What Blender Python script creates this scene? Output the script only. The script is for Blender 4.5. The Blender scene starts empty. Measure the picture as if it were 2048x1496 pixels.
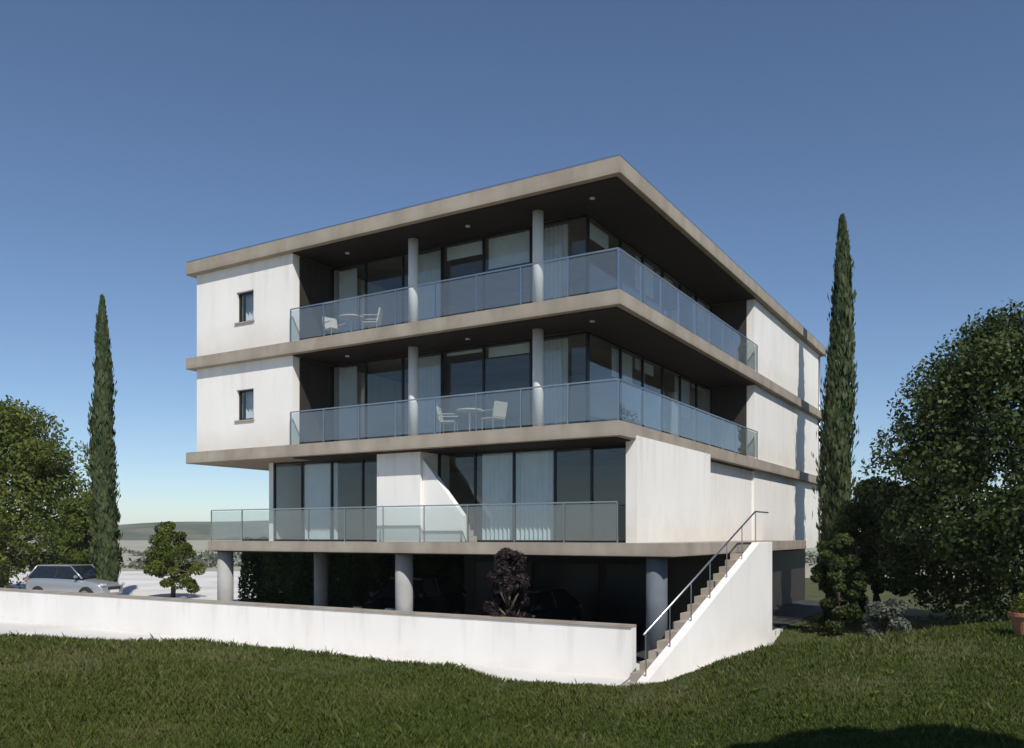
import bpy, math, random
import numpy as np
from mathutils import Vector, Matrix

random.seed(7)
RNG = np.random.default_rng(7)
SC = bpy.context.scene
R = math.radians

# ------------------------------------------------------------------ camera
CAM_Z = 3.2
cam = bpy.data.cameras.new('camera')
cam.sensor_width = 36.0
cam.lens = 36.0 * 1710 / 2048
cam.shift_y = 322 / 2048
cam.clip_start = 0.1
cam.clip_end = 6000
camo = bpy.data.objects.new('camera', cam)
SC.collection.objects.link(camo)
camo.location = (0, 0, CAM_Z)
camo.rotation_euler = (R(90), 0, 0)
SC.camera = camo

# ------------------------------------------------------------------ light
SUN_EL, SUN_AZ = 46.0, 162.0           # azimuth clockwise from +Y (the view direction)
sdir = Vector((math.sin(R(SUN_AZ)) * math.cos(R(SUN_EL)), math.cos(R(SUN_AZ)) * math.cos(R(SUN_EL)), math.sin(R(SUN_EL))))
world = bpy.data.worlds.new('World'); SC.world = world; world.use_nodes = True
wn = world.node_tree.nodes; wl = world.node_tree.links
wn.clear()
wo = wn.new('ShaderNodeOutputWorld'); wb = wn.new('ShaderNodeBackground'); sky = wn.new('ShaderNodeTexSky')
sky.sky_type = 'NISHITA'; sky.sun_disc = False
sky.sun_elevation = R(SUN_EL); sky.sun_rotation = R(SUN_AZ)
sky.altitude = 0; sky.air_density = 0.85; sky.dust_density = 0.12; sky.ozone_density = 3.8
wb.inputs['Strength'].default_value = 0.098
wl.new(sky.outputs[0], wb.inputs[0]); wl.new(wb.outputs[0], wo.inputs[0])
sun = bpy.data.lights.new('sun', 'SUN'); sun.energy = 4.3; sun.angle = R(0.53); sun.color = (1.0, 0.95, 0.88)
suno = bpy.data.objects.new('sun', sun); SC.collection.objects.link(suno)
suno.rotation_euler = (-sdir).to_track_quat('-Z', 'Y').to_euler()
suno.location = (0, -10, 30)
SC.view_settings.view_transform = 'Standard'; SC.view_settings.look = 'None'
SC.view_settings.gamma = 1.0; SC.view_settings.exposure = 0.08
SC.view_settings.use_curve_mapping = False

# ------------------------------------------------------------------ materials
def mat(name, col, rough=0.7, metal=0.0, spec=0.5):
    m = bpy.data.materials.new(name); m.use_nodes = True
    p = m.node_tree.nodes['Principled BSDF']
    p.inputs['Base Color'].default_value = (*col, 1); p.inputs['Roughness'].default_value = rough
    p.inputs['Metallic'].default_value = metal; p.inputs['Specular IOR Level'].default_value = spec
    return m

def noise_mat(name, cols, scale=4.0, rough=0.8, bump=0.0, bscale=60.0, detail=6.0, stretch=(1, 1, 1), pos=(0.3, 0.7), spec=0.3):
    m = mat(name, cols[0], rough, 0, spec)
    n = m.node_tree.nodes; l = m.node_tree.links; p = n['Principled BSDF']
    tc = n.new('ShaderNodeTexCoord'); mp = n.new('ShaderNodeMapping'); mp.inputs['Scale'].default_value = stretch
    l.new(tc.outputs['Object'], mp.inputs[0])
    t = n.new('ShaderNodeTexNoise'); t.inputs['Scale'].default_value = scale; t.inputs['Detail'].default_value = detail
    l.new(mp.outputs[0], t.inputs['Vector'])
    r = n.new('ShaderNodeValToRGB'); e = r.color_ramp.elements
    e[0].position, e[1].position = pos
    e[0].color = (*cols[0], 1); e[1].color = (*cols[-1], 1)
    for k, c in enumerate(cols[1:-1]):
        x = e.new(pos[0] + (pos[1] - pos[0]) * (k + 1) / (len(cols) - 1)); x.color = (*c, 1)
    l.new(t.outputs['Fac'], r.inputs[0]); l.new(r.outputs[0], p.inputs['Base Color'])
    if bump:
        b = n.new('ShaderNodeBump'); b.inputs['Strength'].default_value = bump; b.inputs['Distance'].default_value = 0.02
        t2 = n.new('ShaderNodeTexNoise'); t2.inputs['Scale'].default_value = bscale; t2.inputs['Detail'].default_value = 4
        l.new(tc.outputs['Object'], t2.inputs['Vector']); l.new(t2.outputs['Fac'], b.inputs['Height']); l.new(b.outputs[0], p.inputs['Normal'])
    return m

def glass_mat(name, tint=(0.75, 0.82, 0.84), ior=1.5, refl=1.0, milk=0.0):
    m = bpy.data.materials.new(name); m.use_nodes = True
    n = m.node_tree.nodes; l = m.node_tree.links; n.clear()
    o = n.new('ShaderNodeOutputMaterial'); mx = n.new('ShaderNodeMixShader'); tr = n.new('ShaderNodeBsdfTransparent'); gl = n.new('ShaderNodeBsdfGlossy')
    fr = n.new('ShaderNodeFresnel')
    ge = n.new('ShaderNodeNewGeometry'); mi = n.new('ShaderNodeMapRange')      # same reflectance on both faces of the thin sheet
    mi.inputs['To Min'].default_value = ior; mi.inputs['To Max'].default_value = 1 / ior
    l.new(ge.outputs['Backfacing'], mi.inputs[0]); l.new(mi.outputs[0], fr.inputs['IOR'])
    tr.inputs['Color'].default_value = (*tint, 1); gl.inputs['Color'].default_value = (refl, refl, refl, 1); gl.inputs['Roughness'].default_value = 0.01
    nt = n.new('ShaderNodeTexNoise'); nt.inputs['Scale'].default_value = 0.9; nt.inputs['Detail'].default_value = 1
    tc = n.new('ShaderNodeTexCoord'); b = n.new('ShaderNodeBump'); b.inputs['Strength'].default_value = 0.06; b.inputs['Distance'].default_value = 0.05
    l.new(tc.outputs['Object'], nt.inputs['Vector']); l.new(nt.outputs['Fac'], b.inputs['Height']); l.new(b.outputs[0], gl.inputs['Normal'])
    body = tr
    if milk:                                     # lightly frosted laminated glass
        df = n.new('ShaderNodeBsdfDiffuse'); df.inputs['Color'].default_value = (0.60, 0.65, 0.70, 1)
        bm_ = n.new('ShaderNodeMixShader'); bm_.inputs[0].default_value = milk
        l.new(tr.outputs[0], bm_.inputs[1]); l.new(df.outputs[0], bm_.inputs[2]); body = bm_
    l.new(fr.outputs[0], mx.inputs[0]); l.new(body.outputs[0], mx.inputs[1]); l.new(gl.outputs[0], mx.inputs[2]); l.new(mx.outputs[0], o.inputs[0])
    return m

def leaf_mat(name, cols, trans=0.35):
    m = bpy.data.materials.new(name); m.use_nodes = True
    n = m.node_tree.nodes; l = m.node_tree.links; n.clear()
    o = n.new('ShaderNodeOutputMaterial'); d = n.new('ShaderNodeBsdfPrincipled'); t = n.new('ShaderNodeBsdfTranslucent'); mx = n.new('ShaderNodeMixShader')
    at = n.new('ShaderNodeAttribute'); at.attribute_name = 'shade'
    r = n.new('ShaderNodeValToRGB'); e = r.color_ramp.elements; e[0].color = (*cols[0], 1); e[1].color = (*cols[-1], 1)
    for k, c in enumerate(cols[1:-1]):
        x = e.new((k + 1) / (len(cols) - 1)); x.color = (*c, 1)
    l.new(at.outputs['Fac'], r.inputs[0]); l.new(r.outputs[0], d.inputs['Base Color']); l.new(r.outputs[0], t.inputs['Color'])
    d.inputs['Roughness'].default_value = 0.55; d.inputs['Specular IOR Level'].default_value = 0.3
    mx.inputs[0].default_value = trans
    l.new(d.outputs[0], mx.inputs[1]); l.new(t.outputs[0], mx.inputs[2]); l.new(mx.outputs[0], o.inputs[0])
    return m

def weathered(name, cols, scale):
    m = noise_mat(name, cols, scale, 0.85, 0.25, 80, stretch=(1, 1, 0.45), spec=0.25)
    n = m.node_tree.nodes; l = m.node_tree.links; p = n['Principled BSDF']
    src = p.inputs['Base Color'].links[0].from_socket
    tc = n.new('ShaderNodeTexCoord'); mp = n.new('ShaderNodeMapping'); mp.inputs['Scale'].default_value = (2.6, 2.6, 0.30)   # rain streaks
    t = n.new('ShaderNodeTexNoise'); t.inputs['Scale'].default_value = 1.3; t.inputs['Detail'].default_value = 5
    l.new(tc.outputs['Object'], mp.inputs[0]); l.new(mp.outputs[0], t.inputs['Vector'])
    r = n.new('ShaderNodeValToRGB'); e = r.color_ramp.elements; e[0].position = .56; e[1].position = .82
    e[0].color = (1, 1, 1, 1); e[1].color = (.74, .71, .66, 1)
    sx = n.new('ShaderNodeSeparateXYZ'); l.new(tc.outputs['Generated'], sx.inputs[0])
    mr = n.new('ShaderNodeMapRange'); mr.inputs['From Min'].default_value = .15; mr.inputs['From Max'].default_value = 1.0
    mr.inputs['To Min'].default_value = -.10; mr.inputs['To Max'].default_value = .10
    l.new(sx.outputs['Z'], mr.inputs[0]); ad = n.new('ShaderNodeMath'); ad.operation = 'ADD'
    l.new(t.outputs['Fac'], ad.inputs[0]); l.new(mr.outputs[0], ad.inputs[1])
    l.new(ad.outputs[0], r.inputs[0])
    mx = n.new('ShaderNodeMix'); mx.data_type = 'RGBA'; mx.blend_type = 'MULTIPLY'; mx.inputs['Factor'].default_value = .5
    rb = n.new('ShaderNodeMapRange'); rb.inputs['From Min'].default_value = .0; rb.inputs['From Max'].default_value = .38
    ns = n.new('ShaderNodeTexNoise'); ns.inputs['Scale'].default_value = 2.2; ns.inputs['Detail'].default_value = 7; l.new(tc.outputs['Object'], ns.inputs['Vector'])
    sb = n.new('ShaderNodeMath'); sb.operation = 'MULTIPLY_ADD'; sb.inputs[1].default_value = -.55; l.new(ns.outputs['Fac'], sb.inputs[0]); 
    az = n.new('ShaderNodeMath'); az.operation = 'ADD'; az.inputs[1].default_value = .28; l.new(sx.outputs['Z'], az.inputs[0]); l.new(az.outputs[0], sb.inputs[2])
    l.new(sb.outputs[0], rb.inputs[0])
    dm = n.new('ShaderNodeMix'); dm.data_type = 'RGBA'; l.new(rb.outputs[0], dm.inputs['Factor'])
    dm.inputs['A'].default_value = (.80, .75, .67, 1); dm.inputs['B'].default_value = (1, 1, 1, 1)
    m2 = n.new('ShaderNodeMix'); m2.data_type = 'RGBA'; m2.blend_type = 'MULTIPLY'; m2.inputs['Factor'].default_value = .5
    l.new(src, m2.inputs['A']); l.new(dm.outputs['Result'], m2.inputs['B']); src = m2.outputs['Result']
    l.new(src, mx.inputs['A']); l.new(r.outputs[0], mx.inputs['B']); l.new(mx.outputs['Result'], p.inputs['Base Color'])
    return m

M = {}
M['render'] = weathered('white_render', [(0.765, 0.74, 0.70), (0.835, 0.815, 0.78)], 0.6)
M['slab'] = weathered('slab_concrete', [(0.28, 0.24, 0.195), (0.385, 0.34, 0.285)], 1.4)
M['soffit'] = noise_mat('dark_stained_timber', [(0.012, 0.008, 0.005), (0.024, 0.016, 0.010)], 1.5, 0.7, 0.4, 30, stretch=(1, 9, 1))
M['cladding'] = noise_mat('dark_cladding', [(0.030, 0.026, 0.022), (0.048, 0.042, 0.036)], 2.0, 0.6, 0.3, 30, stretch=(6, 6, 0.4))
M['concrete'] = noise_mat('fair_concrete', [(0.30, 0.30, 0.29), (0.40, 0.39, 0.37)], 1.6, 0.8, 0.3, 40)
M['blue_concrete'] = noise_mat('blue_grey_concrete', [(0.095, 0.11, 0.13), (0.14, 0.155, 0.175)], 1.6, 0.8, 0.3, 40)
M['frame'] = mat('dark_aluminium', (0.03, 0.032, 0.035), 0.35, 0.6)
M['steel'] = mat('brushed_steel', (0.55, 0.56, 0.57), 0.3, 1.0)
M['glass'] = glass_mat('window_glass', (0.90, 0.935, 0.945), 1.55)
M['bglass'] = glass_mat('balustrade_glass', (0.86, 0.91, 0.92), 1.65, milk=0.075)
M['floor'] = noise_mat('stone_floor', [(0.30, 0.28, 0.25), (0.38, 0.36, 0.33)], 2.0, 0.4)
M['inner'] = noise_mat('inner_plaster', [(0.42, 0.41, 0.40), (0.48, 0.47, 0.46)], 1.0, 0.9)
M['curtain'] = noise_mat('curtain_cloth', [(0.70, 0.72, 0.74), (0.80, 0.81, 0.82)], 3.0, 0.95)
M['paving'] = noise_mat('pale_concrete_paving', [(0.52, 0.50, 0.47), (0.62, 0.60, 0.57), (0.70, 0.68, 0.65)], 0.25, 0.9, 0.3, 60, 8)
M['soil'] = noise_mat('lawn_soil', [(0.045, 0.055, 0.016), (0.07, 0.078, 0.024), (0.095, 0.088, 0.038)], 0.5, 0.95, 0.5, 20, 8)
M['meadow'] = noise_mat('dry_meadow', [(0.26, 0.25, 0.18), (0.36, 0.34, 0.26), (0.30, 0.31, 0.20)], 0.02, 0.95, 0.3, 4, 8)
M['asphalt'] = noise_mat('dark_asphalt', [(0.035, 0.035, 0.036), (0.06, 0.06, 0.06)], 1.5, 0.85, 0.5, 60)
M['paint_black'] = mat('black_car_paint', (0.012, 0.013, 0.016), 0.18, 0.2, 0.6)
M['paint_blue'] = mat('dark_blue_car_paint', (0.014, 0.018, 0.030), 0.18, 0.2, 0.6)
M['paint_silver'] = mat('silver_car_paint', (0.42, 0.44, 0.46), 0.28, 0.6, 0.5)
M['carglass'] = mat('tinted_car_glass', (0.012, 0.015, 0.018), 0.04, 0.0, 0.8)
M['rubber'] = mat('tyre_rubber', (0.015, 0.015, 0.015), 0.85)
M['lens'] = mat('lamp_lens', (0.55, 0.57, 0.60), 0.08, 0.0, 0.8)
M['plastic'] = mat('black_plastic', (0.02, 0.02, 0.02), 0.6)
M['terracotta'] = noise_mat('terracotta', [(0.34, 0.14, 0.08), (0.45, 0.20, 0.12)], 5, 0.85, 0.3, 40)
M['grass'] = leaf_mat('grass_blades', [(0.058, 0.088, 0.016), (0.094, 0.122, 0.025), (0.17, 0.16, 0.062)], 0.35)
M['leaf_olive'] = leaf_mat('broad_leaves', [(0.060, 0.088, 0.014), (0.115, 0.148, 0.024), (0.19, 0.20, 0.050)], 0.42)
M['leaf_dark'] = leaf_mat('dark_leaves', [(0.020, 0.038, 0.009), (0.045, 0.070, 0.016), (0.090, 0.115, 0.028)], 0.3)
M['leaf_purple'] = leaf_mat('purple_leaves', [(0.010, 0.007, 0.008), (0.022, 0.014, 0.015), (0.045, 0.028, 0.026)], 0.15)
M['leaf_grey'] = leaf_mat('grey_green_leaves', [(0.07, 0.085, 0.06), (0.12, 0.135, 0.10), (0.18, 0.19, 0.15)], 0.25)
M['leaf_cyp'] = leaf_mat('cypress_sprays', [(0.032, 0.055, 0.022), (0.062, 0.092, 0.036), (0.125, 0.135, 0.060)], 0.25)
M['bark'] = noise_mat('bark', [(0.05, 0.04, 0.03), (0.13, 0.105, 0.08)], 6, 0.95, 0.8, 30, stretch=(1, 1, 0.2))
M['rock'] = noise_mat('weathered_rock', [(0.06, 0.062, 0.052), (0.13, 0.128, 0.112)], 3, 0.9, 0.8, 14)

# ------------------------------------------------------------------ helpers
def link(o, parent=None):
    SC.collection.objects.link(o)
    if parent is not None: o.parent = parent
    return o

def tag(o, label=None, cat=None, group=None, kind=None):
    if label: o['label'] = label
    if cat: o['category'] = cat
    if group: o['group'] = group
    if kind: o['kind'] = kind
    return o

def empty(name, loc=(0, 0, 0), rz=0):
    o = bpy.data.objects.new(name, None); o.empty_display_size = 0.3
    o.location = loc; o.rotation_euler = (0, 0, rz)
    return link(o)

class MB:
    def __init__(s): s.v = []; s.f = []
    def quad(s, a, b, c, d):
        n = len(s.v); s.v += [a, b, c, d]; s.f.append((n, n + 1, n + 2, n + 3)); return s
    def box(s, x0, x1, y0, y1, z0, z1):
        n = len(s.v)
        s.v += [(x0, y0, z0), (x1, y0, z0), (x1, y1, z0), (x0, y1, z0), (x0, y0, z1), (x1, y0, z1), (x1, y1, z1), (x0, y1, z1)]
        s.f += [tuple(n + i for i in q) for q in ((0, 3, 2, 1), (4, 5, 6, 7), (0, 1, 5, 4), (1, 2, 6, 5), (2, 3, 7, 6), (3, 0, 4, 7))]
        return s
    def prism(s, poly, axis, a, b):
        """extrude a closed 2-D polygon along axis ('x','y','z') from a to b"""
        def P(p, t):
            if axis == 'x': return (t, p[0], p[1])
            if axis == 'y': return (p[0], t, p[1])
            return (p[0], p[1], t)
        n = len(s.v); k = len(poly)
        s.v += [P(p, a) for p in poly] + [P(p, b) for p in poly]
        s.f.append(tuple(range(n, n + k))); s.f.append(tuple(range(n + 2 * k - 1, n + k - 1, -1)))
        for i in range(k):
            j = (i + 1) % k
            s.f.append((n + i, n + k + i, n + k + j, n + j))
        return s
    def tube(s, pts, rad, seg=10, cap=True):
        pts = [Vector(p) for p in pts]
        rad = rad if isinstance(rad, (list, tuple)) else [rad] * len(pts)
        n0 = len(s.v)
        for i, p in enumerate(pts):
            d = (pts[min(i + 1, len(pts) - 1)] - pts[max(i - 1, 0)]).normalized()
            q = d.to_track_quat('Z', 'Y')
            for k in range(seg):
                a = 2 * math.pi * k / seg
                s.v.append(tuple(p + q @ Vector((math.cos(a) * rad[i], math.sin(a) * rad[i], 0))))
        for i in range(len(pts) - 1):
            for k in range(seg):
                a = n0 + i * seg + k; b = n0 + i * seg + (k + 1) % seg
                s.f.append((a, b, b + seg, a + seg))
        if cap:
            s.f.append(tuple(n0 + k for k in range(seg))[::-1])
            s.f.append(tuple(n0 + (len(pts) - 1) * seg + k for k in range(seg)))
        return s
    def build(s, name, m, parent=None, smooth=False, bevel=0.0, fix=True):
        me = bpy.data.meshes.new(name); me.from_pydata(s.v, [], s.f)
        if fix:
            import bmesh
            bm = bmesh.new(); bm.from_mesh(me); bmesh.ops.recalc_face_normals(bm, faces=bm.faces)
            if bevel:
                bmesh.ops.bevel(bm, geom=bm.edges[:], offset=bevel, segments=2, affect='EDGES', clamp_overlap=True)
            bm.to_mesh(me); bm.free()
        me.materials.append(M[m] if isinstance(m, str) else m)
        if smooth: me.polygons.foreach_set('use_smooth', [True] * len(me.polygons))
        o = bpy.data.objects.new(name, me)
        return link(o, parent)

def wall_with_hole(name, parent, plane, a0, a1, z0, z1, face, thick, holes, m='render'):
    """wall in plane 'y' (runs along x) or 'x' (runs along y); outer face at `face`, body reaching inwards"""
    b = MB()
    As = sorted({a0, a1, *[h[0] for h in holes], *[h[1] for h in holes]})
    Zs = sorted({z0, z1, *[h[2] for h in holes], *[h[3] for h in holes]})
    solid = lambda a, z: a0 < a < a1 and z0 < z < z1 and not any(h[0] < a < h[1] and h[2] < z < h[3] for h in holes)
    f0, f1 = face, face + thick
    P = (lambda a, d, z: (a, d, z)) if plane == 'y' else (lambda a, d, z: (d, a, z))
    for i in range(len(As) - 1):
        for j in range(len(Zs) - 1):
            am, zm = (As[i] + As[i + 1]) / 2, (Zs[j] + Zs[j + 1]) / 2
            if not solid(am, zm): continue
            A0, A1, Z0, Z1 = As[i], As[i + 1], Zs[j], Zs[j + 1]
            b.quad(P(A0, f0, Z0), P(A1, f0, Z0), P(A1, f0, Z1), P(A0, f0, Z1))
            b.quad(P(A0, f1, Z0), P(A0, f1, Z1), P(A1, f1, Z1), P(A1, f1, Z0))
            e = 1e-3
            if not solid(am, Z0 - e): b.quad(P(A0, f0, Z0), P(A0, f1, Z0), P(A1, f1, Z0), P(A1, f0, Z0))
            if not solid(am, Z1 + e): b.quad(P(A0, f0, Z1), P(A1, f0, Z1), P(A1, f1, Z1), P(A0, f1, Z1))
            if not solid(A0 - e, zm): b.quad(P(A0, f0, Z0), P(A0, f0, Z1), P(A0, f1, Z1), P(A0, f1, Z0))
            if not solid(A1 + e, zm): b.quad(P(A1, f0, Z0), P(A1, f1, Z0), P(A1, f1, Z1), P(A1, f0, Z1))
    me = bpy.data.meshes.new(name); me.from_pydata(b.v, [], b.f)
    import bmesh
    bm = bmesh.new(); bm.from_mesh(me); bmesh.ops.remove_doubles(bm, verts=bm.verts, dist=1e-4); bmesh.ops.recalc_face_normals(bm, faces=bm.faces)
    bm.to_mesh(me); bm.free(); me.materials.append(M[m])
    return link(bpy.data.objects.new(name, me), parent)

def window(parent, plane, a0, a1, z0, z1, d, fw=0.06, fd=0.08, mull=(), name='window'):
    """framed window: frame is the part, panes its sub-parts; d = outer face of the frame (grows inwards by fd*sign)"""
    sgn = 1 if plane == 'y' else -1
    P = (lambda b, A0, A1, D0, D1, Z0, Z1: b.box(A0, A1, min(D0, D1), max(D0, D1), Z0, Z1)) if plane == 'y' else (lambda b, A0, A1, D0, D1, Z0, Z1: b.box(min(D0, D1), max(D0, D1), A0, A1, Z0, Z1))
    b = MB()
    D1 = d + sgn * fd
    P(b, a0, a1, d, D1, z0, z0 + fw); P(b, a0, a1, d, D1, z1 - fw, z1)
    P(b, a0, a0 + fw, d, D1, z0 + fw, z1 - fw); P(b, a1 - fw, a1, d, D1, z0 + fw, z1 - fw)
    cuts = [a0 + fw / 2] + list(mull) + [a1 - fw / 2]
    for c in mull: P(b, c - fw / 2, c + fw / 2, d, D1, z0 + fw, z1 - fw)
    w = b.build(name, 'frame', parent)
    for i in range(len(cuts) - 1):
        g = MB(); P(g, cuts[i] + fw / 2, cuts[i + 1] - fw / 2, d + sgn * fd * .4, d + sgn * fd * .6, z0 + fw, z1 - fw)
        g.build('pane', 'glass', w)
    return w

# ------------------------------------------------------------------ terrain
TH = R(-31)
CX, CY = 216 / 1710 * 20.8, 20.8
def W(x, y, z=0.0):
    c, s = math.cos(TH), math.sin(TH)
    return (CX + x * c - y * s, CY + x * s + y * c, z)

CREST = np.array([(-900, 1.85), (-300, 1.82), (0, 1.76), (400, 1.69), (700, 1.46), (900, 1.34), (1000, 1.11), (1250, 1.06), (1340, 1.15), (1450, 1.43), (1550, 1.61), (1700, 1.69), (1850, 1.80), (2048, 1.92), (2600, 2.0)], float)
D0 = 12.0
def ground_h(X, Y):
    X = np.asarray(X, float); Y = np.asarray(Y, float)
    cx = (CREST[:, 0] - 1024) / 1710 * D0
    zc = np.interp(X, cx, CREST[:, 1])
    t = np.clip((Y - 3.0) / (D0 - 3.0), 0, 1); t = t * t * (3 - 2 * t)
    lawn = 1.58 * (1 - t) + zc * t
    lawn = lawn + 0.03 * np.sin(X * 1.3 + Y * .7) * np.cos(Y * 1.1 - X * .4)
    # fall to the forecourt behind the crest
    k = np.clip((Y - D0) / 3.2, 0, 1); k = k * k * (3 - 2 * k)
    fall = lawn * (1 - k)
    # the bank falls away more gently on the right
    edge = 0.30 * Y + 0.4
    q = np.clip((X - edge) / 2.5, 0, 1); q = q * q * (3 - 2 * q)
    k2 = np.clip((Y - D0) / 9.0, 0, 1); k2 = k2 * k2 * (3 - 2 * k2)
    h = np.where(Y > D0, fall * (1 - q) + lawn * (1 - k2) * q, lawn)
    far = np.clip((np.hypot(X, Y - 20) - 90) / 300, 0, 1)
    h = h * (1 - far) - 4 * far
    return h - 0.02

def axis_pts(a, b, fine0, fine1, step):
    g = list(np.arange(fine0, fine1 + 1e-6, step)); x = fine1; s = step
    while x < b: s *= 1.35; x += s; g.append(x)
    x = fine0; s = step
    while x > a: s *= 1.35; x -= s; g.insert(0, x)
    return np.array(g)
gx = axis_pts(-2200, 2200, -18, 18, 0.3); gy = axis_pts(-300, 2300, -3, 34, 0.3)
XX, YY = np.meshgrid(gx, gy)
ZZ = ground_h(XX, YY)
nv = XX.size; nx = len(gx); ny = len(gy)
me = bpy.data.meshes.new('ground')
idx = np.arange(nv).reshape(ny, nx)
faces = np.stack([idx[:-1, :-1], idx[:-1, 1:], idx[1:, 1:], idx[1:, :-1]], -1).reshape(-1, 4)
me.from_pydata(np.stack([XX, YY, ZZ], -1).reshape(-1, 3).tolist(), [], faces.tolist())
me.polygons.foreach_set('use_smooth', [True] * len(me.polygons)); me.materials.append(M['soil']); me.materials.append(M['meadow'])
fy = YY[:-1, :-1].reshape(-1); fx = XX[:-1, :-1].reshape(-1)
me.polygons.foreach_set('material_index', ((fy > 60) | (np.abs(fx) > 120)).astype(np.int32))
tag(link(bpy.data.objects.new('ground', me)), kind='structure')

b = MB().prism([(-70, 15.4), (2, 15.4), (5.2, 16.8), (7.6, 25.0), (12, 36), (24, 75), (-70, 75)], 'z', -0.1, 0.012)
tag(b.build('forecourt_paving', 'paving'), kind='structure')
b = MB().prism([W(-16, 1.0)[:2], W(1.2, 1.0)[:2], W(1.2, 24)[:2], W(-16, 24)[:2]], 'z', -.05, .020)
tag(b.build('carport_floor', 'asphalt'), kind='structure')

# ------------------------------------------------------------------ villa
villa = empty('villa', W(0, 0, 0), TH)
tag(villa, 'white multi-storey modern villa with cantilevered flat slabs and recessed glazed balconies', 'building')
GY, GX = 1.9, -1.8                       # glazing lines of the two balcony storeys
for nm, (z0, z1), x0, x1, y1 in (('roof', (12.02, 12.44), -16.0, 0, 25.0), ('floor_slab', (8.82, 9.20), -16.0, 0, 25.0), ('floor_slab', (5.62, 6.00), -16.0, 0, 25.0), ('floor_slab', (2.68, 3.00), -14.9, 1.4, 14.0)):
    sl = MB().box(x0, x1, 0, y1, z0, z1).build(nm, 'slab', villa, bevel=0.015)
    if nm == 'roof':
        MB().box(x0 + .02, x1 - .02, .02, y1 - .02, z1, z1 + .05).build('roof_flashing', 'steel', sl, bevel=0.01)
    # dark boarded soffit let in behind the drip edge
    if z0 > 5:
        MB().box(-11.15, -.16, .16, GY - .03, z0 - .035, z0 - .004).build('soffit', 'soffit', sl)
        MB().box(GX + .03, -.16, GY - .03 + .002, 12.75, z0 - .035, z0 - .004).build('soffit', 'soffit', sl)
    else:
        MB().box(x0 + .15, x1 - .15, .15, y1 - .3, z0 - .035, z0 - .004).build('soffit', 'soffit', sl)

def balustrade(parent, plane, a0, a1, d, z0, n, h=1.0):
    bal = MB()
    B = (lambda m, A0, A1, D0_, D1_, Z0, Z1: m.box(A0, A1, D0_, D1_, Z0, Z1)) if plane == 'y' else (lambda m, A0, A1, D0_, D1_, Z0, Z1: m.box(D0_, D1_, A0, A1, Z0, Z1))
    B(bal, a0, a1, d - .02, d + .02, z0 + h, z0 + h + .035)
    root = bal.build('balustrade', 'steel', parent)
    w = (a1 - a0) / n
    for i in range(n + 1):
        x = a0 + i * w
        p = MB(); B(p, x - .016, x + .016, d - .016, d + .016, z0, z0 + h); p.build('post', 'steel', root)
    for i in range(n):
        g = MB(); B(g, a0 + i * w + .03, a0 + (i + 1) * w - .03, d - .006, d + .006, z0 + .06, z0 + h - .03); g.build('glass_panel', 'bglass', root)

def curtain(parent, plane, a0, a1, d, z0, z1):
    b = MB(); n = max(8, int((a1 - a0) / .07)); amp = .045
    for i in range(n):
        t0, t1 = a0 + (a1 - a0) * i / n, a0 + (a1 - a0) * (i + 1) / n
        o0, o1 = amp * (1 if i % 2 else -1), amp * (-1 if i % 2 else 1)
        if plane == 'y': b.quad((t0, d + o0, z0), (t1, d + o1, z0), (t1, d + o1, z1), (t0, d + o0, z1))
        else: b.quad((d + o0, t0, z0), (d + o1, t1, z0), (d + o1, t1, z1), (d + o0, t0, z1))
    return b.build('curtain', 'curtain', parent, fix=False)

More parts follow.
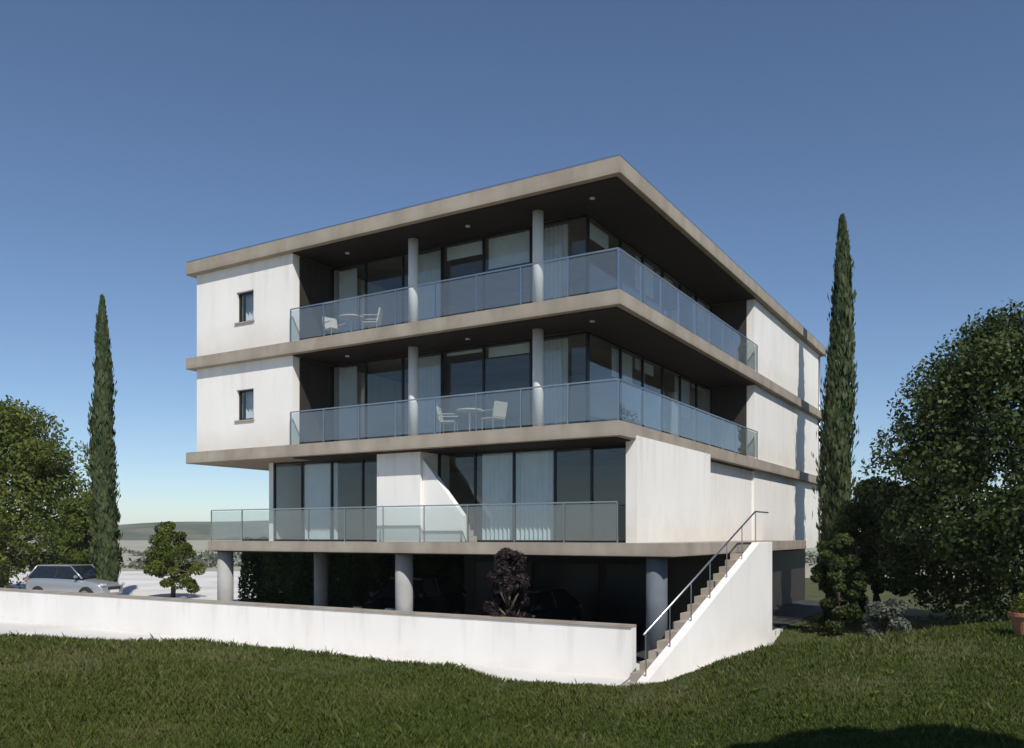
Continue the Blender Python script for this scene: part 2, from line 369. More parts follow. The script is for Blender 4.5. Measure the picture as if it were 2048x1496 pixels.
for zf, zc in ((9.20, 12.02), (6.00, 8.82)):
    # white end block on the left, with its small window
    wz0 = zf + 0.95; wz1 = zf + 1.95
    wall_with_hole('end_wall', villa, 'y', -15.7, -11.2, zf, zc, 0.22, 0.25, [(-13.75, -12.95, wz0, wz1)])
    MB().box(-15.7, -15.45, 0.47, 9.0, zf, zc).build('wall', 'render', villa)
    MB().box(-11.45, -11.2, 0.47, 9.0, zf, zc).build('wall', 'render', villa)
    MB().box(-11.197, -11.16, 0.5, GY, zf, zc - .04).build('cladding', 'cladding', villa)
    window(villa, 'y', -13.75, -12.95, wz0, wz1, 0.33)
    MB().box(-13.80, -12.90, 0.17, 0.34, wz0 - .05, wz0).build('window_sill', 'slab', villa)
    curtain(villa, 'y', -13.7, -13.0, .62, wz0, wz1)
    MB().box(-15.4, -11.5, 3.0, 3.1, zf, zc).build('inner_wall', 'inner', villa)
    # glazing along both balconies
    window(villa, 'y', -11.16, GX, zf, zc - .04, GY, mull=[-9.7, -8.2, -6.7, -5.2, -3.6], name='window_wall')
    window(villa, 'x', GY + .08, 12.8, zf, zc - .04, GX, mull=[4.2, 5.9, 7.6, 9.3, 11.0], name='window_wall')
    curtain(villa, 'y', -8.1, -6.8, GY + .25, zf, zc - .1)
    curtain(villa, 'y', -3.5, -2.5, GY + .25, zf, zc - .1)
    curtain(villa, 'y', -11.0, -10.3, GY + .25, zf, zc - .1)
    # slim columns near the balcony edge
    for cxx in (-7.15, -2.9):
        MB().tube([(cxx, 1.1, zf), (cxx, 1.1, zc - .03)], 0.15, 24).build('column', 'render', villa, smooth=True)
    MB().box(-11.1, -2.6, 7.8, 8.0, zf, zc).build('inner_wall', 'inner', villa)
    MB().box(-7.0, -6.8, 8.0, 20.0, zf, zc).build('inner_wall', 'inner', villa)
    balustrade(villa, 'y', -11.15, -0.08, 0.08, zf, 8)
    balustrade(villa, 'x', 0.12, 12.7, -0.08, zf, 9)
    # white end block on the right
    wall_with_hole('end_wall', villa, 'x', 12.8, 24.8, zf, zc, -0.22, -0.25, [])
    MB().box(-7.0, -0.47, 12.8, 13.05, zf, zc).build('wall', 'render', villa)
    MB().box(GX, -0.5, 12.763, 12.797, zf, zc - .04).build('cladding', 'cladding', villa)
    MB().box(-15.7, -0.47, 24.55, 24.8, zf, zc).build('wall', 'render', villa)

# first floor
zf, zc = 3.00, 5.62
window(villa, 'y', -13.2, -8.0, zf, zc, 1.3, mull=[-11.9, -10.6, -9.3], name='window_wall')
window(villa, 'y', -6.4, -.3, zf, zc, 1.3, mull=[-5.1, -3.8, -2.5, -1.4], name='window_wall')
curtain(villa, 'y', -11.85, -10.5, 1.45, zf, zc - .1)
curtain(villa, 'y', -4.9, -2.55, 1.45, zf, zc - .1)
MB().box(-8.0, -6.4, 0.45, 1.9, zf, zc).build('wall', 'render', villa)
MB().prism([(-6.4, 3.0), (-6.4, 5.4), (-5.0, 3.75), (-5.0, 3.0)], 'y', .55, .75).build('stair_parapet', 'render', villa, bevel=.01)
for i in range(11):
    MB().box(-5.1 - i * .12, -4.98 - i * .12, .76, 1.25, 3.0 + i * .17, 3.17 + i * .17).build('step', 'slab', villa)
MB().box(-13.4, -13.2, 1.3, 12, zf, zc).build('wall', 'render', villa)
MB().box(-0.28, 0.02, 1.0, 6.9, zf, zc + .1).build('wall', 'render', villa)
MB().box(-0.6, -0.3, 6.9, 12.8, zf, zc).build('wall', 'render', villa)
wall_with_hole('end_wall', villa, 'x', 12.8, 24.8, 2.6, zc, -0.22, -0.25, [])
MB().box(-13.2, -1.0, 7.8, 8.0, zf, zc).build('inner_wall', 'inner', villa)
balustrade(villa, 'y', -14.8, -.1, 0.08, 3.0, 10)
# lower level
for cxx, cyy in ((-14.55, .45), (-7.1, .6), (0.75, .5), (-7.1, 6), (-13.6, 4)):
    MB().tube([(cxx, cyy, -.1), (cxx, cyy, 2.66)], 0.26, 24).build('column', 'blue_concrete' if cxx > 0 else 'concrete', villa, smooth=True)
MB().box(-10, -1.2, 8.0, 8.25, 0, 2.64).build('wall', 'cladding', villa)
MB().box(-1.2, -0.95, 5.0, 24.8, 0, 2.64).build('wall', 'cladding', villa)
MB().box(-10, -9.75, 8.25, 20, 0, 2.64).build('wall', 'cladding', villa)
for k in range(3):                                         # garage doors in the back wall of the undercroft
    gd = MB().box(-9.4 + k * 2.7, -7.0 + k * 2.7, 7.95, 7.995, 0.02, 2.2).build('garage_door', 'frame', villa)
    for j in range(5): MB().box(-9.36 + k * 2.7, -7.04 + k * 2.7, 7.93, 7.949, .05 + j * .43, .44 + j * .43).build('door_panel', 'frame', gd, bevel=.006)
# white stair to the deck on the right
SX = 1.95
MB().prism([(-3.6, -.1), (-3.6, .35), (4.6, 3.0), (6.0, 3.0), (6.0, -.1)], 'x', SX, SX + .2).build('stair_parapet', 'render', villa, bevel=.01)
for i in range(16):
    MB().box(1.42, SX - .002, -3.2 + i * .5, -3.2 + (i + 1) * .5, -.1, (i + 1) * .168).build('step', 'slab', villa)

# ------------------------------------------------------------------ garden wall
gw = empty('garden_wall', W(-6, -1.6, 0), TH)
tag(gw, 'long low white rendered garden wall in front of the villa', 'wall')
MB().box(-34, 7.0, 0, .22, -.3, 1.14).build('wall_body', 'render', gw)
for i in range(20):
    MB().box(-34 + i * 2.05 + .004, -34 + (i + 1) * 2.05 - .004, -.035, .255, 1.142, 1.20).build('coping', 'slab', gw, bevel=.008)

# ------------------------------------------------------------------ plants
def leaf_mesh(name, pos, nrm, up, length, width, shade, m, parent):
    """pos/nrm/up: (n,3); one folded four-cornered leaf per point"""
    n = len(pos)
    up = up / np.linalg.norm(up, axis=1, keepdims=True)
    side = np.cross(up, nrm); side /= (np.linalg.norm(side, axis=1, keepdims=True) + 1e-9)
    L = length[:, None]; Wd = width[:, None]
    v = np.empty((n, 4, 3))
    v[:, 0] = pos - up * L * .5
    v[:, 1] = pos + side * Wd * .5 + nrm * L * .06
    v[:, 2] = pos + up * L * .5
    v[:, 3] = pos - side * Wd * .5 + nrm * L * .06
    me = bpy.data.meshes.new(name)
    me.vertices.add(n * 4); me.vertices.foreach_set('co', v.reshape(-1).astype(np.float32))
    me.loops.add(n * 4); me.loops.foreach_set('vertex_index', np.arange(n * 4, dtype=np.int32))
    me.polygons.add(n); me.polygons.foreach_set('loop_start', np.arange(0, n * 4, 4, dtype=np.int32))
    me.update(calc_edges=True)
    a = me.attributes.new('shade', 'FLOAT', 'POINT'); a.data.foreach_set('value', np.repeat(shade, 4).astype(np.float32))
    me.materials.append(M[m]); me.validate()
    return link(bpy.data.objects.new(name, me), parent)

def rand_unit(n):
    v = RNG.normal(size=(n, 3)); return v / np.linalg.norm(v, axis=1, keepdims=True)

def broad_tree(name, label, loc, height, rad, m, n_leaf, cat='tree', trunk_h=.25, leaf=.16, nclump=60, group=None, squash=1.0, seed=1, low=.1, dome=False, cl=(.16, .30)):
    """crown of leaf clumps around an uneven ellipsoid, tapered trunk with limbs"""
    global RNG
    RNG = np.random.default_rng(seed); rr = random.Random(seed)
    z0 = float(ground_h(loc[0], loc[1]))
    root = empty(name, (loc[0], loc[1], z0)); tag(root, label, cat, group)
    ch = height * (1 - low); cz = height * low + ch / 2
    d = rand_unit(nclump); rad_f = RNG.uniform(.35, .92, nclump) ** .6
    c = d * rad_f[:, None] * np.array([rad, rad, ch / 2 * squash])
    c[:, 2] += cz
    if dome:
        u = RNG.uniform(0.0, 1, nclump) ** .8; aa = RNG.uniform(0, 2 * math.pi, nclump)
        prof = np.sqrt(np.clip(1 - ((u - .22) / .80) ** 2, 0, 1)) * RNG.uniform(.25, 1, nclump) ** .45
        c = np.stack([np.cos(aa) * prof * rad * .86, np.sin(aa) * prof * rad * .86, height * (.06 + u * .86)], -1)
    taper = 1 - (0 if dome else .25) * np.clip((c[:, 2] - cz) / (ch / 2), 0, 1) ** 2
    c[:, :2] *= taper[:, None]
    cr = RNG.uniform(*cl, nclump) * rad
    ctone = RNG.uniform(-.32, .32, nclump)
    k = RNG.integers(0, nclump, n_leaf)
    dd = rand_unit(n_leaf); rr_ = RNG.uniform(.45, 1.05, n_leaf) ** .5
    pos = c[k] + dd * (cr[k] * rr_)[:, None] * np.array([1.05, 1.05, .8])
    out = pos - np.array([0, 0, cz]); out /= np.linalg.norm(out, axis=1, keepdims=True) + 1e-9
    nrm = dd * .6 + out * .4 + rand_unit(n_leaf) * .7; nrm /= np.linalg.norm(nrm, axis=1, keepdims=True)
    up = rand_unit(n_leaf) + np.array([0, 0, -.35])
    ln = RNG.uniform(.65, 1.25, n_leaf) * leaf
    sh = np.clip(.45 + ctone[k] + RNG.normal(0, .16, n_leaf), 0, 1)
    leaf_mesh('crown', pos, nrm, up, ln, ln * RNG.uniform(.45, .65, n_leaf), sh, m, root)
    t = MB(); tr = rad * .055 + .05
    t.tube([(0, 0, -.2), (.04, .02, height * .12), (-.05, .05, height * .3), (.05, 0, height * .62)], [tr * 1.25, tr, tr * .85, tr * .35], 10)
    tk = t.build('trunk', 'bark', root, smooth=True, fix=False)
    lim = MB()
    for i in np.argsort(-cr)[:12]:
        e = c[i] * .85; s0 = Vector((0, 0, height * rr.uniform(.18, .45)))
        mid = s0.lerp(Vector(e), .5) + Vector((rr.uniform(-.2, .2), rr.uniform(-.2, .2), .2))
        lim.tube([tuple(s0), tuple(mid), tuple(e)], [tr * .45, tr * .3, tr * .08], 6)
    lim.build('limb', 'bark', tk, smooth=True, fix=False)
    return root

def cypress(label, loc, height, rad, seed, n=16000, group='slim cypress trees'):
    global RNG
    RNG = np.random.default_rng(seed)
    z0 = float(ground_h(loc[0], loc[1]))
    root = empty('cypress_tree', (loc[0], loc[1], z0)); tag(root, label, 'tree', group)
    t = RNG.uniform(0, 1, n) ** .95
    prof = np.minimum(1, (t / .10) ** .6) * np.clip((1 - t) / .55, 0, 1) ** .55
    prof = np.where(t < .45, np.minimum(prof, 1.0), prof)
    th = RNG.uniform(0, 2 * math.pi, n)
    lump = 1 + .13 * np.sin(th * 3 + t * 17) + .10 * np.sin(th * 5 - t * 41 + 1.3) + .08 * np.sin(t * 90 + th * 2) + .22 * np.maximum(0, np.sin(th * 7 + t * 130 + 2 * np.sin(t * 23))) ** 4
    r = rad * prof * lump * RNG.uniform(.55, 1.06, n) ** .5
    stray = RNG.uniform(0, 1, n) < .05; r = np.where(stray, r * RNG.uniform(1.1, 1.45, n), r)
    bend = .22 * np.sin(t * 2.4 + seed) + .05 * np.sin(t * 11)
    pos = np.stack([r * np.cos(th) + bend, r * np.sin(th), .25 + t * (height - .25)], -1)
    out = np.stack([np.cos(th), np.sin(th), np.full(n, .25)], -1)
    nrm = out + rand_unit(n) * .6; nrm /= np.linalg.norm(nrm, axis=1, keepdims=True)
    up = np.array([0, 0, 1.0]) + out * .22 + rand_unit(n) * .3
    ln = RNG.uniform(.16, .42, n) * np.where(stray, 1.25, 1)
    sh = np.clip(.45 + .25 * (lump - 1) * 3 + RNG.normal(0, .16, n), 0, 1)
    leaf_mesh('crown', pos, nrm, up, ln, ln * .34, sh, 'leaf_cyp', root)
    MB().tube([(0, 0, -.2), (0, 0, height * .4), (.05, 0, height * .9)], [.14, .09, .03], 8).build('trunk', 'bark', root, smooth=True, fix=False)
    return root

def at(px, Y): return ((px - 1024) / 1710 * Y, Y)
cypress('tall slim cypress rising between the left tree and the villa', at(214, 41), 14.6, .47, 3)
cypress('tallest slim cypress standing close against the right end of the villa', at(1678, 36), 16.6, .56, 5)
broad_tree('broad_tree', 'large round green tree at the left edge of the view', at(5, 46), 10.4, 4.9, 'leaf_olive', 46000, seed=11, leaf=.24, nclump=130, dome=True)
broad_tree('shrub', 'dark shrub at the foot of the left cypress', at(172, 43.5), 5.6, 1.9, 'leaf_olive', 14000, 'shrub', seed=12, leaf=.18, nclump=50, dome=True)
broad_tree('shrub', 'small olive green bush just left of the villa', at(345, 43), 4.0, 1.45, 'leaf_olive', 12000, 'shrub', seed=13, leaf=.15, nclump=44, dome=True)
broad_tree('broad_tree', 'huge dark green tree at the right edge of the view', at(2100, 27), 10.7, 5.6, 'leaf_dark', 120000, seed=14, leaf=.17, nclump=240, dome=True, cl=(.12, .24))
broad_tree('shrub', 'dark green shrub between the right cypress and the huge tree', at(1752, 33), 5.6, 1.9, 'leaf_dark', 24000, 'shrub', seed=15, leaf=.15, nclump=60, dome=True)
broad_tree('broad_tree', 'leafy tree beside the camera whose shadow falls on the lower right lawn', (4.45, .95), 6.6, 1.4, 'leaf_dark', 60000, seed=16, leaf=.15, nclump=110, low=.42)
p = W(-2.7, -.8)
broad_tree('shrub', 'dark purple-leaved shrub behind the garden wall before the carport', (p[0], p[1]), 3.1, .66, 'leaf_purple', 9000, 'shrub', seed=31, leaf=.11, nclump=60, dome=True)
broad_tree('shrub', 'upright dark shrub beyond the end of the white stair', at(1678, 27.5), 3.4, .95, 'leaf_dark', 12000, 'shrub', seed=32, leaf=.12, nclump=40, dome=True)
broad_tree('shrub', 'dark shrub at the foot of the right cypress', at(1712, 31), 4.6, 1.2, 'leaf_dark', 15000, 'shrub', seed=33, leaf=.13, nclump=44, dome=True)

# ------------------------------------------------------------------ lawn
def lawn():
    g = np.random.default_rng(5)
    n = 640000
    inv = g.uniform(1 / 34.0, 1 / 4.2, n); Y = 1 / inv
    X = g.uniform(-.72, .72, n) * Y
    keep = (Y < 15.0) | (X > .30 * Y + .2)
    X, Y = X[keep], Y[keep]; n = len(X)
    patch = np.sin(X * .9 + 1.3 * np.sin(Y * .8)) * np.cos(Y * 1.2 + X * .3) + .5 * np.sin(X * 3.1 - Y * 2.3)
    bare = np.exp(-(((X - .62) / .55) ** 2 + ((Y - 7.9) / .5) ** 2))
    for bx_, by_, br_ in ((-3.1, 7.2, .4), (-1.4, 9.6, .6), (-5.2, 10.4, .8), (3.6, 9.2, .5), (5.4, 11.0, .7), (-.6, 6.4, .3), (1.9, 10.9, .6), (-3.9, 11.3, .7)):
        bare = np.maximum(bare, .75 * np.exp(-(((X - bx_) / br_) ** 2 + ((Y - by_) / (br_ * 1.3)) ** 2)))
    k2 = g.uniform(0, 1, n) > bare * .75
    X, Y, patch, bare = X[k2], Y[k2], patch[k2], bare[k2]; n = len(X)
    Z = ground_h(X, Y)
    a = g.uniform(0, 2 * math.pi, n); h = g.uniform(.022, .062, n) * (1 + .45 * patch + .3 * np.sin(X * 7 + Y * 5) * np.sin(Y * 9 - X * 3)) * np.where(g.uniform(0, 1, n) > .985, 1.9, 1) + .012
    w = np.maximum(.0026, .00055 * Y) * g.uniform(.7, 1.5, n)
    lean = g.uniform(.1, .8, n) * h; la = g.uniform(0, 2 * math.pi, n)
    v = np.empty((n, 4, 3))
    dx, dy = np.cos(a) * w, np.sin(a) * w
    bx, by = np.cos(la) * lean, np.sin(la) * lean
    v[:, 0] = np.stack([X - dx, Y - dy, Z - .01], -1)
    v[:, 1] = np.stack([X + dx, Y + dy, Z - .01], -1)
    v[:, 2] = np.stack([X + dx * .7 + bx * .35, Y + dy * .7 + by * .35, Z + h * .6], -1)
    v[:, 3] = np.stack([X + bx, Y + by, Z + h], -1)
    me = bpy.data.meshes.new('lawn_grass')
    me.vertices.add(n * 4); me.vertices.foreach_set('co', v.reshape(-1).astype(np.float32))
    me.loops.add(n * 4); me.loops.foreach_set('vertex_index', np.arange(n * 4, dtype=np.int32))
    me.polygons.add(n); me.polygons.foreach_set('loop_start', np.arange(0, n * 4, 4, dtype=np.int32))
    me.update(calc_edges=True)
    dry = g.uniform(0, 1, n) < .10 + .10 * np.clip(-patch, 0, 1)
    sh = np.clip(.36 + .13 * patch + .16 * np.sin(X * .45 + 1.0) * np.sin(Y * .6 + X * .2) + bare * .5 + g.normal(0, .11, n) + dry * .38, 0, 1)
    at_ = me.attributes.new('shade', 'FLOAT', 'POINT'); at_.data.foreach_set('value', np.repeat(sh, 4).astype(np.float32))
    me.materials.append(M['grass']); me.validate()
    o = link(bpy.data.objects.new('lawn_grass', me))
    tag(o, 'short green lawn grass filling the foreground', 'grass', kind='stuff')
lawn()
def weeds():
    g = np.random.default_rng(77)
    m = 260; Y = 1 / g.uniform(1 / 13.0, 1 / 4.6, m); X = g.uniform(-.68, .68, m) * Y
    pos, nr, up, ln, sh = [], [], [], [], []
    for x, y in zip(X, Y):
        z = float(ground_h(x, y)); k = g.integers(5, 10); r = g.uniform(.04, .09)
        for j in range(k):
            a = 2 * math.pi * j / k + g.uniform(-.3, .3); t = g.uniform(.25, .7)
            d = np.array([math.cos(a), math.sin(a), t])
            pos.append(np.array([x, y, z + .015]) + d * r * .5); up.append(d); nr.append([-math.cos(a) * t, -math.sin(a) * t, 1]); ln.append(r); sh.append(g.uniform(.3, .75))
    nr = np.array(nr); nr /= np.linalg.norm(nr, axis=1, keepdims=True); ln = np.array(ln)
    o = leaf_mesh('lawn_weeds', np.array(pos), nr, np.array(up), ln, ln * .42, np.array(sh), 'leaf_olive', None)
    tag(o, 'low broad-leaved weeds scattered through the lawn', 'weeds', kind='stuff')
weeds()

# ------------------------------------------------------------------ hedge behind the undercroft
def hedge(label, p0, p1, h, w, n, seed):
    g = np.random.default_rng(seed)
    root = empty('hedge', (p0[0], p0[1], 0)); tag(root, label, 'hedge')
    d = np.array([p1[0] - p0[0], p1[1] - p0[1]]); L = np.hypot(*d); d = d / L; nn = np.array([-d[1], d[0]])
    t = g.uniform(0, L, n); z = h * g.uniform(0, 1, n) ** .8; o = (g.uniform(-1, 1, n)); o = np.sign(o) * np.abs(o) ** .4 * w / 2
    lump = .25 * np.sin(t * 1.7 + 1) * np.sin(z * 2 + t) + .12 * np.sin(t * 5.3)
    o = o * (1 + lump); z = z * (1 + .1 * np.sin(t * 2.1) + .05 * np.sin(t * 6.7))
    pos = np.stack([d[0] * t + nn[0] * o, d[1] * t + nn[1] * o, z], -1)
    v = g.normal(size=(n, 3)); v /= np.linalg.norm(v, axis=1, keepdims=True)
    u = g.normal(size=(n, 3)); ln = g.uniform(.10, .20, n)
    leaf_mesh('foliage', pos, v, u, ln, ln * .55, np.clip(.4 + lump + g.normal(0, .16, n), 0, 1), 'leaf_dark', root)
    st = MB()
    for k in range(int(L / .9)):
        q = (k + .5) * .9; st.tube([(d[0] * q, d[1] * q, -.1), (d[0] * q + .05, d[1] * q, h * .8)], [.04, .015], 6)
    st.build('stem', 'bark', root, fix=False)
hedge('clipped dark green hedge behind the left half of the carport', W(-20.3, 6.6), W(-9.6, 9.8), 2.8, 1.4, 75000, 21)

# ------------------------------------------------------------------ cars
def car(label, loc, rz, paint, suv=False, group='parked cars'):
    root = empty('parked_car', loc, rz); tag(root, label, 'car', group)
    H = .22 if suv else 0.0; L = 4.5
    st = [(0.00, .58, .36, .52, .56), (.10, .76, .26, .64, .68), (.45, .85, .20, .74, .80), (1.15, .89, .19, .88, .95), (2.2, .91, .19, .93, .97), (3.3, .91, .19, .96, 1.0), (4.05, .88, .21, .97, 1.02), (4.4, .80, .26, .88, .95), (4.5, .62, .38, .66, .72)]
    b = MB(); ring = 12
    for (y, w, zb, zs, zt) in st:
        zs += H; zt += H; zb += H * .4; zm = (zb + zs) / 2
        pts = [(-w * .82, zb), (-w * .97, zb + .07), (-w, zm), (-w * .985, zs - .08), (-w * .93, zs), (-w * .5, zt - .01), (w * .5, zt - .01), (w * .93, zs), (w * .985, zs - .08), (w, zm), (w * .97, zb + .07), (w * .82, zb)]
        b.v += [(px, y - L / 2, pz) for px, pz in pts]
    for i in range(len(st) - 1):
        for k in range(ring):
            a = i * ring + k; c = i * ring + (k + 1) % ring
            b.f.append((a, c, c + ring, a + ring))
    b.f.append(tuple(range(ring))[::-1]); b.f.append(tuple((len(st) - 1) * ring + k for k in range(ring)))
    body = b.build('body', paint, root, smooth=True)
    md = body.modifiers.new('sub', 'SUBSURF'); md.levels = 1; md.render_levels = 1
    zb, zt = .93 + H, (1.42 + H * 1.4)
    y0, y1, Y0, Y1 = -1.15, 1.85 + (.15 if suv else 0), -.35, (1.55 if suv else 1.15)
    wb_, wt = .84, .66
    lo = [(-wb_, y0, zb), (wb_, y0, zb), (wb_, y1, zb), (-wb_, y1, zb)]; hi = [(-wt, Y0, zt), (wt, Y0, zt), (wt, Y1, zt), (-wt, Y1, zt)]
    names = ('windscreen', 'side_window', 'rear_window', 'side_window')
    for k in range(4):
        j = (k + 1) % 4
        g = MB().quad(lo[k], lo[j], hi[j], hi[k]); g.build(names[k], 'carglass', root, fix=False)
    MB().prism([(-wt - .03, Y0 - .05), (wt + .03, Y0 - .05), (wt + .03, Y1 + .05), (-wt - .03, Y1 + .05)], 'z', zt - .03, zt + .035).build('roof_panel', paint, root, bevel=.025)
    for k in range(4):
        MB().tube([lo[k], hi[k]], .035, 8).build('pillar', paint, root, smooth=True)
    for sx in (-1, 1):
        MB().tube([(sx * (wb_ + .005), .35, zb), (sx * (wt + .005), .35, zt)], .03, 6).build('pillar', 'plastic', root)
        MB().box(sx * .98 - .09, sx * .98 + .09, -.98, -.86, zb + .02, zb + .16).build('wing_mirror', paint, root, bevel=.03)
        MB().box(sx * .62 - .15, sx * .62 + .15, -L / 2 + .02, -L / 2 + .22, .58 + H, .70 + H).build('headlight', 'lens', root, bevel=.03)
        MB().box(sx * .66 - .12, sx * .66 + .12, L / 2 - .16, L / 2 - .02, .76 + H, .90 + H).build('tail_light', 'terracotta', root, bevel=.03)
        for yy in (-1.38, 1.32):
            rw = .33 + H * .2
            wh = MB().tube([(sx * .80, yy, rw), (sx * .90, yy, rw)], .36 + H * .2, 24).build('wheel', 'plastic', root)
            MB().tube([(sx * .72, yy, rw), (sx * .75, yy, rw), (sx * .91, yy, rw), (sx * .935, yy, rw)], [rw * .93, rw, rw, rw * .93], 28).build('tyre', 'rubber', wh, smooth=False)
            MB().tube([(sx * .90, yy, rw), (sx * .945, yy, rw)], [rw * .66, rw * .62], 20).build('rim', 'steel', wh)
    MB().box(-.42, .42, -L / 2 - .005, -L / 2 + .1, .40 + H, .54 + H).build('grille', 'plastic', root, bevel=.02)
    MB().box(-.26, .26, -L / 2 - .02, -L / 2 + .05, .27 + H, .38 + H).build('number_plate', 'curtain', root)
    return root
c = W(-9.1, 3.6, .02); car('black high-roofed car parked under the deck left of the middle column', c, TH + R(3), 'paint_black', True)
c = W(-4.9, 4.0, .02); car('dark blue saloon parked under the deck behind the young conifer', c, TH - R(2), 'paint_blue')
c = at(150, 41.0); car('silver car parked behind the garden wall by the left cypress', (c[0], c[1], .012), R(75), 'paint_silver', True)

# ------------------------------------------------------------------ shrub and pot on the right bank
broad_tree('shrub', 'small grey-green rounded shrub before the huge right tree', at(1772, 20.5), 1.75, .75, 'leaf_grey', 7000, 'shrub', seed=35, leaf=.09, nclump=40, dome=True)
x, y = at(2050, 11.2); z = float(ground_h(x, y))
pot = empty('plant_pot', (x, y, z)); pot.scale = (.6, .6, .6); tag(pot, 'round terracotta pot with a small plant at the far right of the lawn', 'pot')
MB().tube([(0, 0, 0), (0, 0, .05), (0, 0, .42), (0, 0, .43), (0, 0, .52), (0, 0, .52), (0, 0, .40)], [.17, .20, .29, .33, .33, .28, .26], 28).build('bowl', 'terracotta', pot, smooth=False)
g = np.random.default_rng(3); n = 500
dv = g.normal(size=(n, 3)); dv /= np.linalg.norm(dv, axis=1, keepdims=True)
leaf_mesh('foliage', dv * .30 * g.uniform(.5, 1, n)[:, None] + np.array([0, 0, .66]), dv, g.normal(size=(n, 3)), g.uniform(.06, .12, n), g.uniform(.03, .05, n), g.uniform(.2, .9, n), 'leaf_olive', pot)

# ------------------------------------------------------------------ distant hills, handrail, fittings
hb = MB(); HN = 90; g = random.Random(9)
ph = [g.uniform(0, 6) for _ in range(6)]
for i in range(HN + 1):
    a = R(-62 + 124 * i / HN)
    hgt = 16 + 10 * math.sin(a * 3 + ph[0]) + 7 * math.sin(a * 7 + ph[1]) + 3 * math.sin(a * 17 + ph[2]) + 1.5 * math.sin(a * 41 + ph[3])
    for r_, z_ in ((1250, -6), (1420, hgt * .55), (1600, hgt), (1900, -6)):
        hb.v.append((math.sin(a) * r_, math.cos(a) * r_, z_))
for i in range(HN):
    for k in range(3):
        a = i * 4 + k; hb.f.append((a, a + 4, a + 5, a + 1))
tag(hb.build('hills', noise_mat('wooded_hills', [(0.05, 0.065, 0.03), (0.09, 0.10, 0.05), (0.16, 0.15, 0.09)], .02, .95), smooth=True), kind='structure')
rail = MB().tube([(SX + .1, -3.5, 1.25), (SX + .1, 4.55, 3.85), (SX + .1, 5.9, 3.85)], .022, 8).build('handrail', 'steel', villa, smooth=True)
for k in range(7):
    yy = -3.4 + k * 1.33; zz = .35 + (yy + 3.6) / 8.2 * 2.65
    MB().tube([(SX + .1, yy, zz - .05), (SX + .1, yy, zz + .87)], .014, 6).build('post', 'steel', rail)
for zf, zc in ((9.20, 11.97), (6.00, 8.77)):
    for xx in (-9.6, -5.1, -1.2): MB().tube([(xx, .95, zc - .03), (xx, .95, zc)], .07, 16).build('ceiling_light', 'lens', villa)
MB().tube([(-.17, 24.3, .5), (-.17, 24.3, 11.9)], .045, 10).build('downpipe', 'steel', villa, smooth=True)

hz = MB().box(-2300, 2300, -350, 2400, -12, 45).build('haze', 'slab')
hm = bpy.data.materials.new('thin_air_haze'); hm.use_nodes = True
hn = hm.node_tree.nodes; hn.clear()
ho = hn.new('ShaderNodeOutputMaterial'); hv = hn.new('ShaderNodeVolumePrincipled')
hv.inputs['Color'].default_value = (.86, .92, 1, 1); hv.inputs['Density'].default_value = .00016; hv.inputs['Anisotropy'].default_value = 0.0
hm.node_tree.links.new(hv.outputs[0], ho.inputs['Volume'])
hz.data.materials.clear(); hz.data.materials.append(hm); tag(hz, kind='stuff')

# ------------------------------------------------------------------ blinds and balcony furniture
for zf, zc, drops in ((9.20, 11.97, (.5, 0, 1.1, .3, 0, .8)), (6.00, 8.77, (0, .9, .4, 0, 1.4, .2))):
    for k, dr in enumerate(drops):
        if dr: MB().box(GX - .16, GX - .15, GY + .2 + k * 1.75, GY + 1.7 + k * 1.75, zc - dr, zc - .06).build('roller_blind', 'curtain', villa)
    for k, (x0, x1) in enumerate(((-6.6, -5.3), (-5.1, -3.7))):
        dr = drops[(k * 2 + 3) % 6] + .15
        MB().box(x0, x1, GY + .15, GY + .16, zc - dr, zc - .06).build('roller_blind', 'curtain', villa)

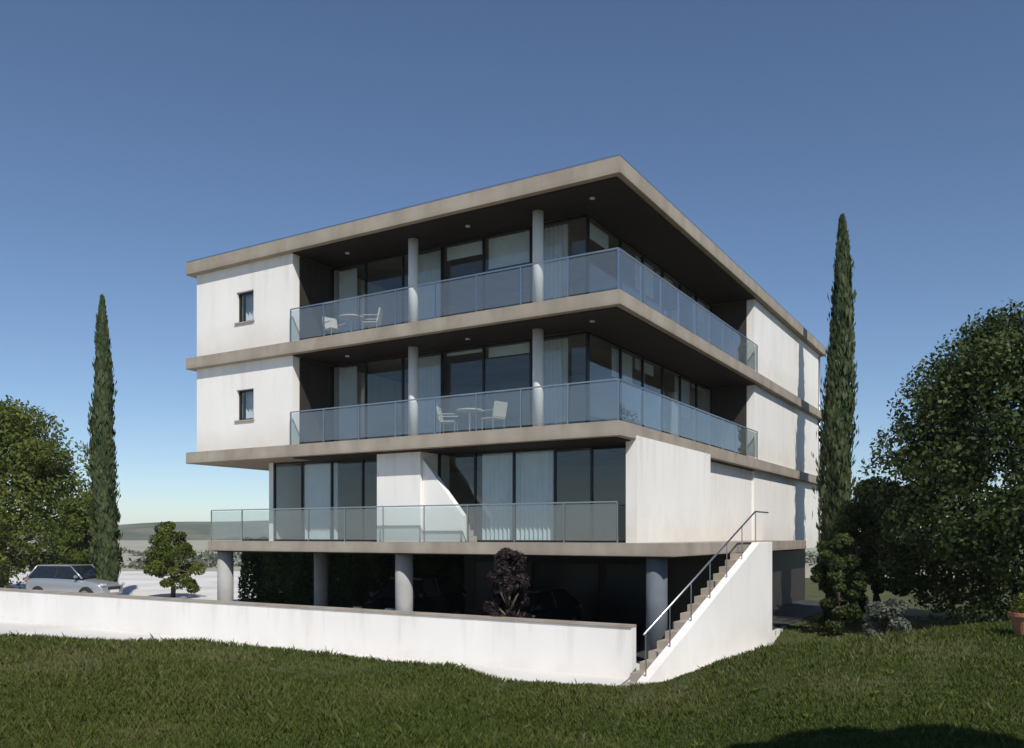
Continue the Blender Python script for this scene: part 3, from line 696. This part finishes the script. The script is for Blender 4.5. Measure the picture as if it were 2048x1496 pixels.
def make_chair():
    t = empty('garden_chair'); w = .25
    MB().box(-w, w, -.24, .24, .42, .455).build('seat', 'wicker', t, bevel=.01)
    MB().prism([(.20, .46), (.245, .46), (.33, .88), (.285, .88)], 'x', -w, w).build('backrest', 'wicker', t, bevel=.008)
    for sx in (-1, 1):
        for sy in (-1, 1): MB().tube([(sx * .22, sy * .21, 0), (sx * .22, sy * .21, .42)], .016, 8).build('leg', 'steel', t)
        MB().box(sx * .26 - .02, sx * .26 + .02, -.22, .26, .63, .655).build('armrest', 'wicker', t, bevel=.006)
    return t
def copy_tree(o):
    c = o.copy(); SC.collection.objects.link(c)
    for ch in o.children:
        d = ch.copy(); SC.collection.objects.link(d); d.parent = c
    return c
M['wicker'] = noise_mat('pale_wicker', [(0.42, 0.39, 0.34), (0.56, 0.53, 0.48)], 40, .8, .5, 120)
chair0 = make_chair(); used = False
for zf, where, tx in ((9.2, 'top balcony', -9.4), (6.0, 'middle balcony', -5.0)):
    p = W(tx, .9, zf); tb = empty('garden_table', p, TH)
    tag(tb, 'small round table between two chairs on the ' + where, 'table', 'balcony tables')
    MB().tube([(0, 0, .70), (0, 0, .735)], .38, 28).build('table_top', 'wicker', tb); MB().tube([(0, 0, .02), (0, 0, .70)], .03, 10).build('leg', 'steel', tb); MB().tube([(0, 0, 0), (0, 0, .025)], .22, 20).build('base', 'steel', tb)
    for sx, side in ((-1, 'left'), (1, 'right')):
        ch = copy_tree(chair0) if used else chair0; used = True
        ch.location = W(tx + sx * .75, .95, zf); ch.rotation_euler = (0, 0, TH + R((90 if sx < 0 else -90) + (18 if zf > 8 else -24) * sx + (12 if sx > 0 else 0)))
        tag(ch, 'pale garden chair ' + side + ' of the small table on the ' + where, 'chair', 'balcony chairs')

# ------------------------------------------------------------------ scrub scattered over the far meadow and hills
g = np.random.default_rng(55); K = 420
aa = g.uniform(-.62, .62, K); rr_ = 1 / g.uniform(1 / 900., 1 / 85., K)
cs = np.stack([np.sin(aa) * rr_, np.cos(aa) * rr_], -1); sz = g.uniform(.5, 1.5, K) * (1 + rr_ / 400)
n = 26000; k = g.integers(0, K, n); dv = g.normal(size=(n, 3)); dv /= np.linalg.norm(dv, axis=1, keepdims=True); dv[:, 2] = np.abs(dv[:, 2])
gz = ground_h(cs[:, 0], cs[:, 1])
pos = np.stack([cs[k, 0], cs[k, 1], gz[k]], -1) + dv * (sz[k] * g.uniform(.5, 1, n))[:, None] * np.array([1.3, 1.3, .8])
ln = sz[k] * g.uniform(.22, .45, n)
o = leaf_mesh('scrub', pos, dv, g.normal(size=(n, 3)), ln, ln * .6, np.clip(g.normal(.5, .2, n), 0, 1), 'leaf_grey', None)
tag(o, 'low scrub dotted over the distant dry meadow', 'scrub', kind='stuff')
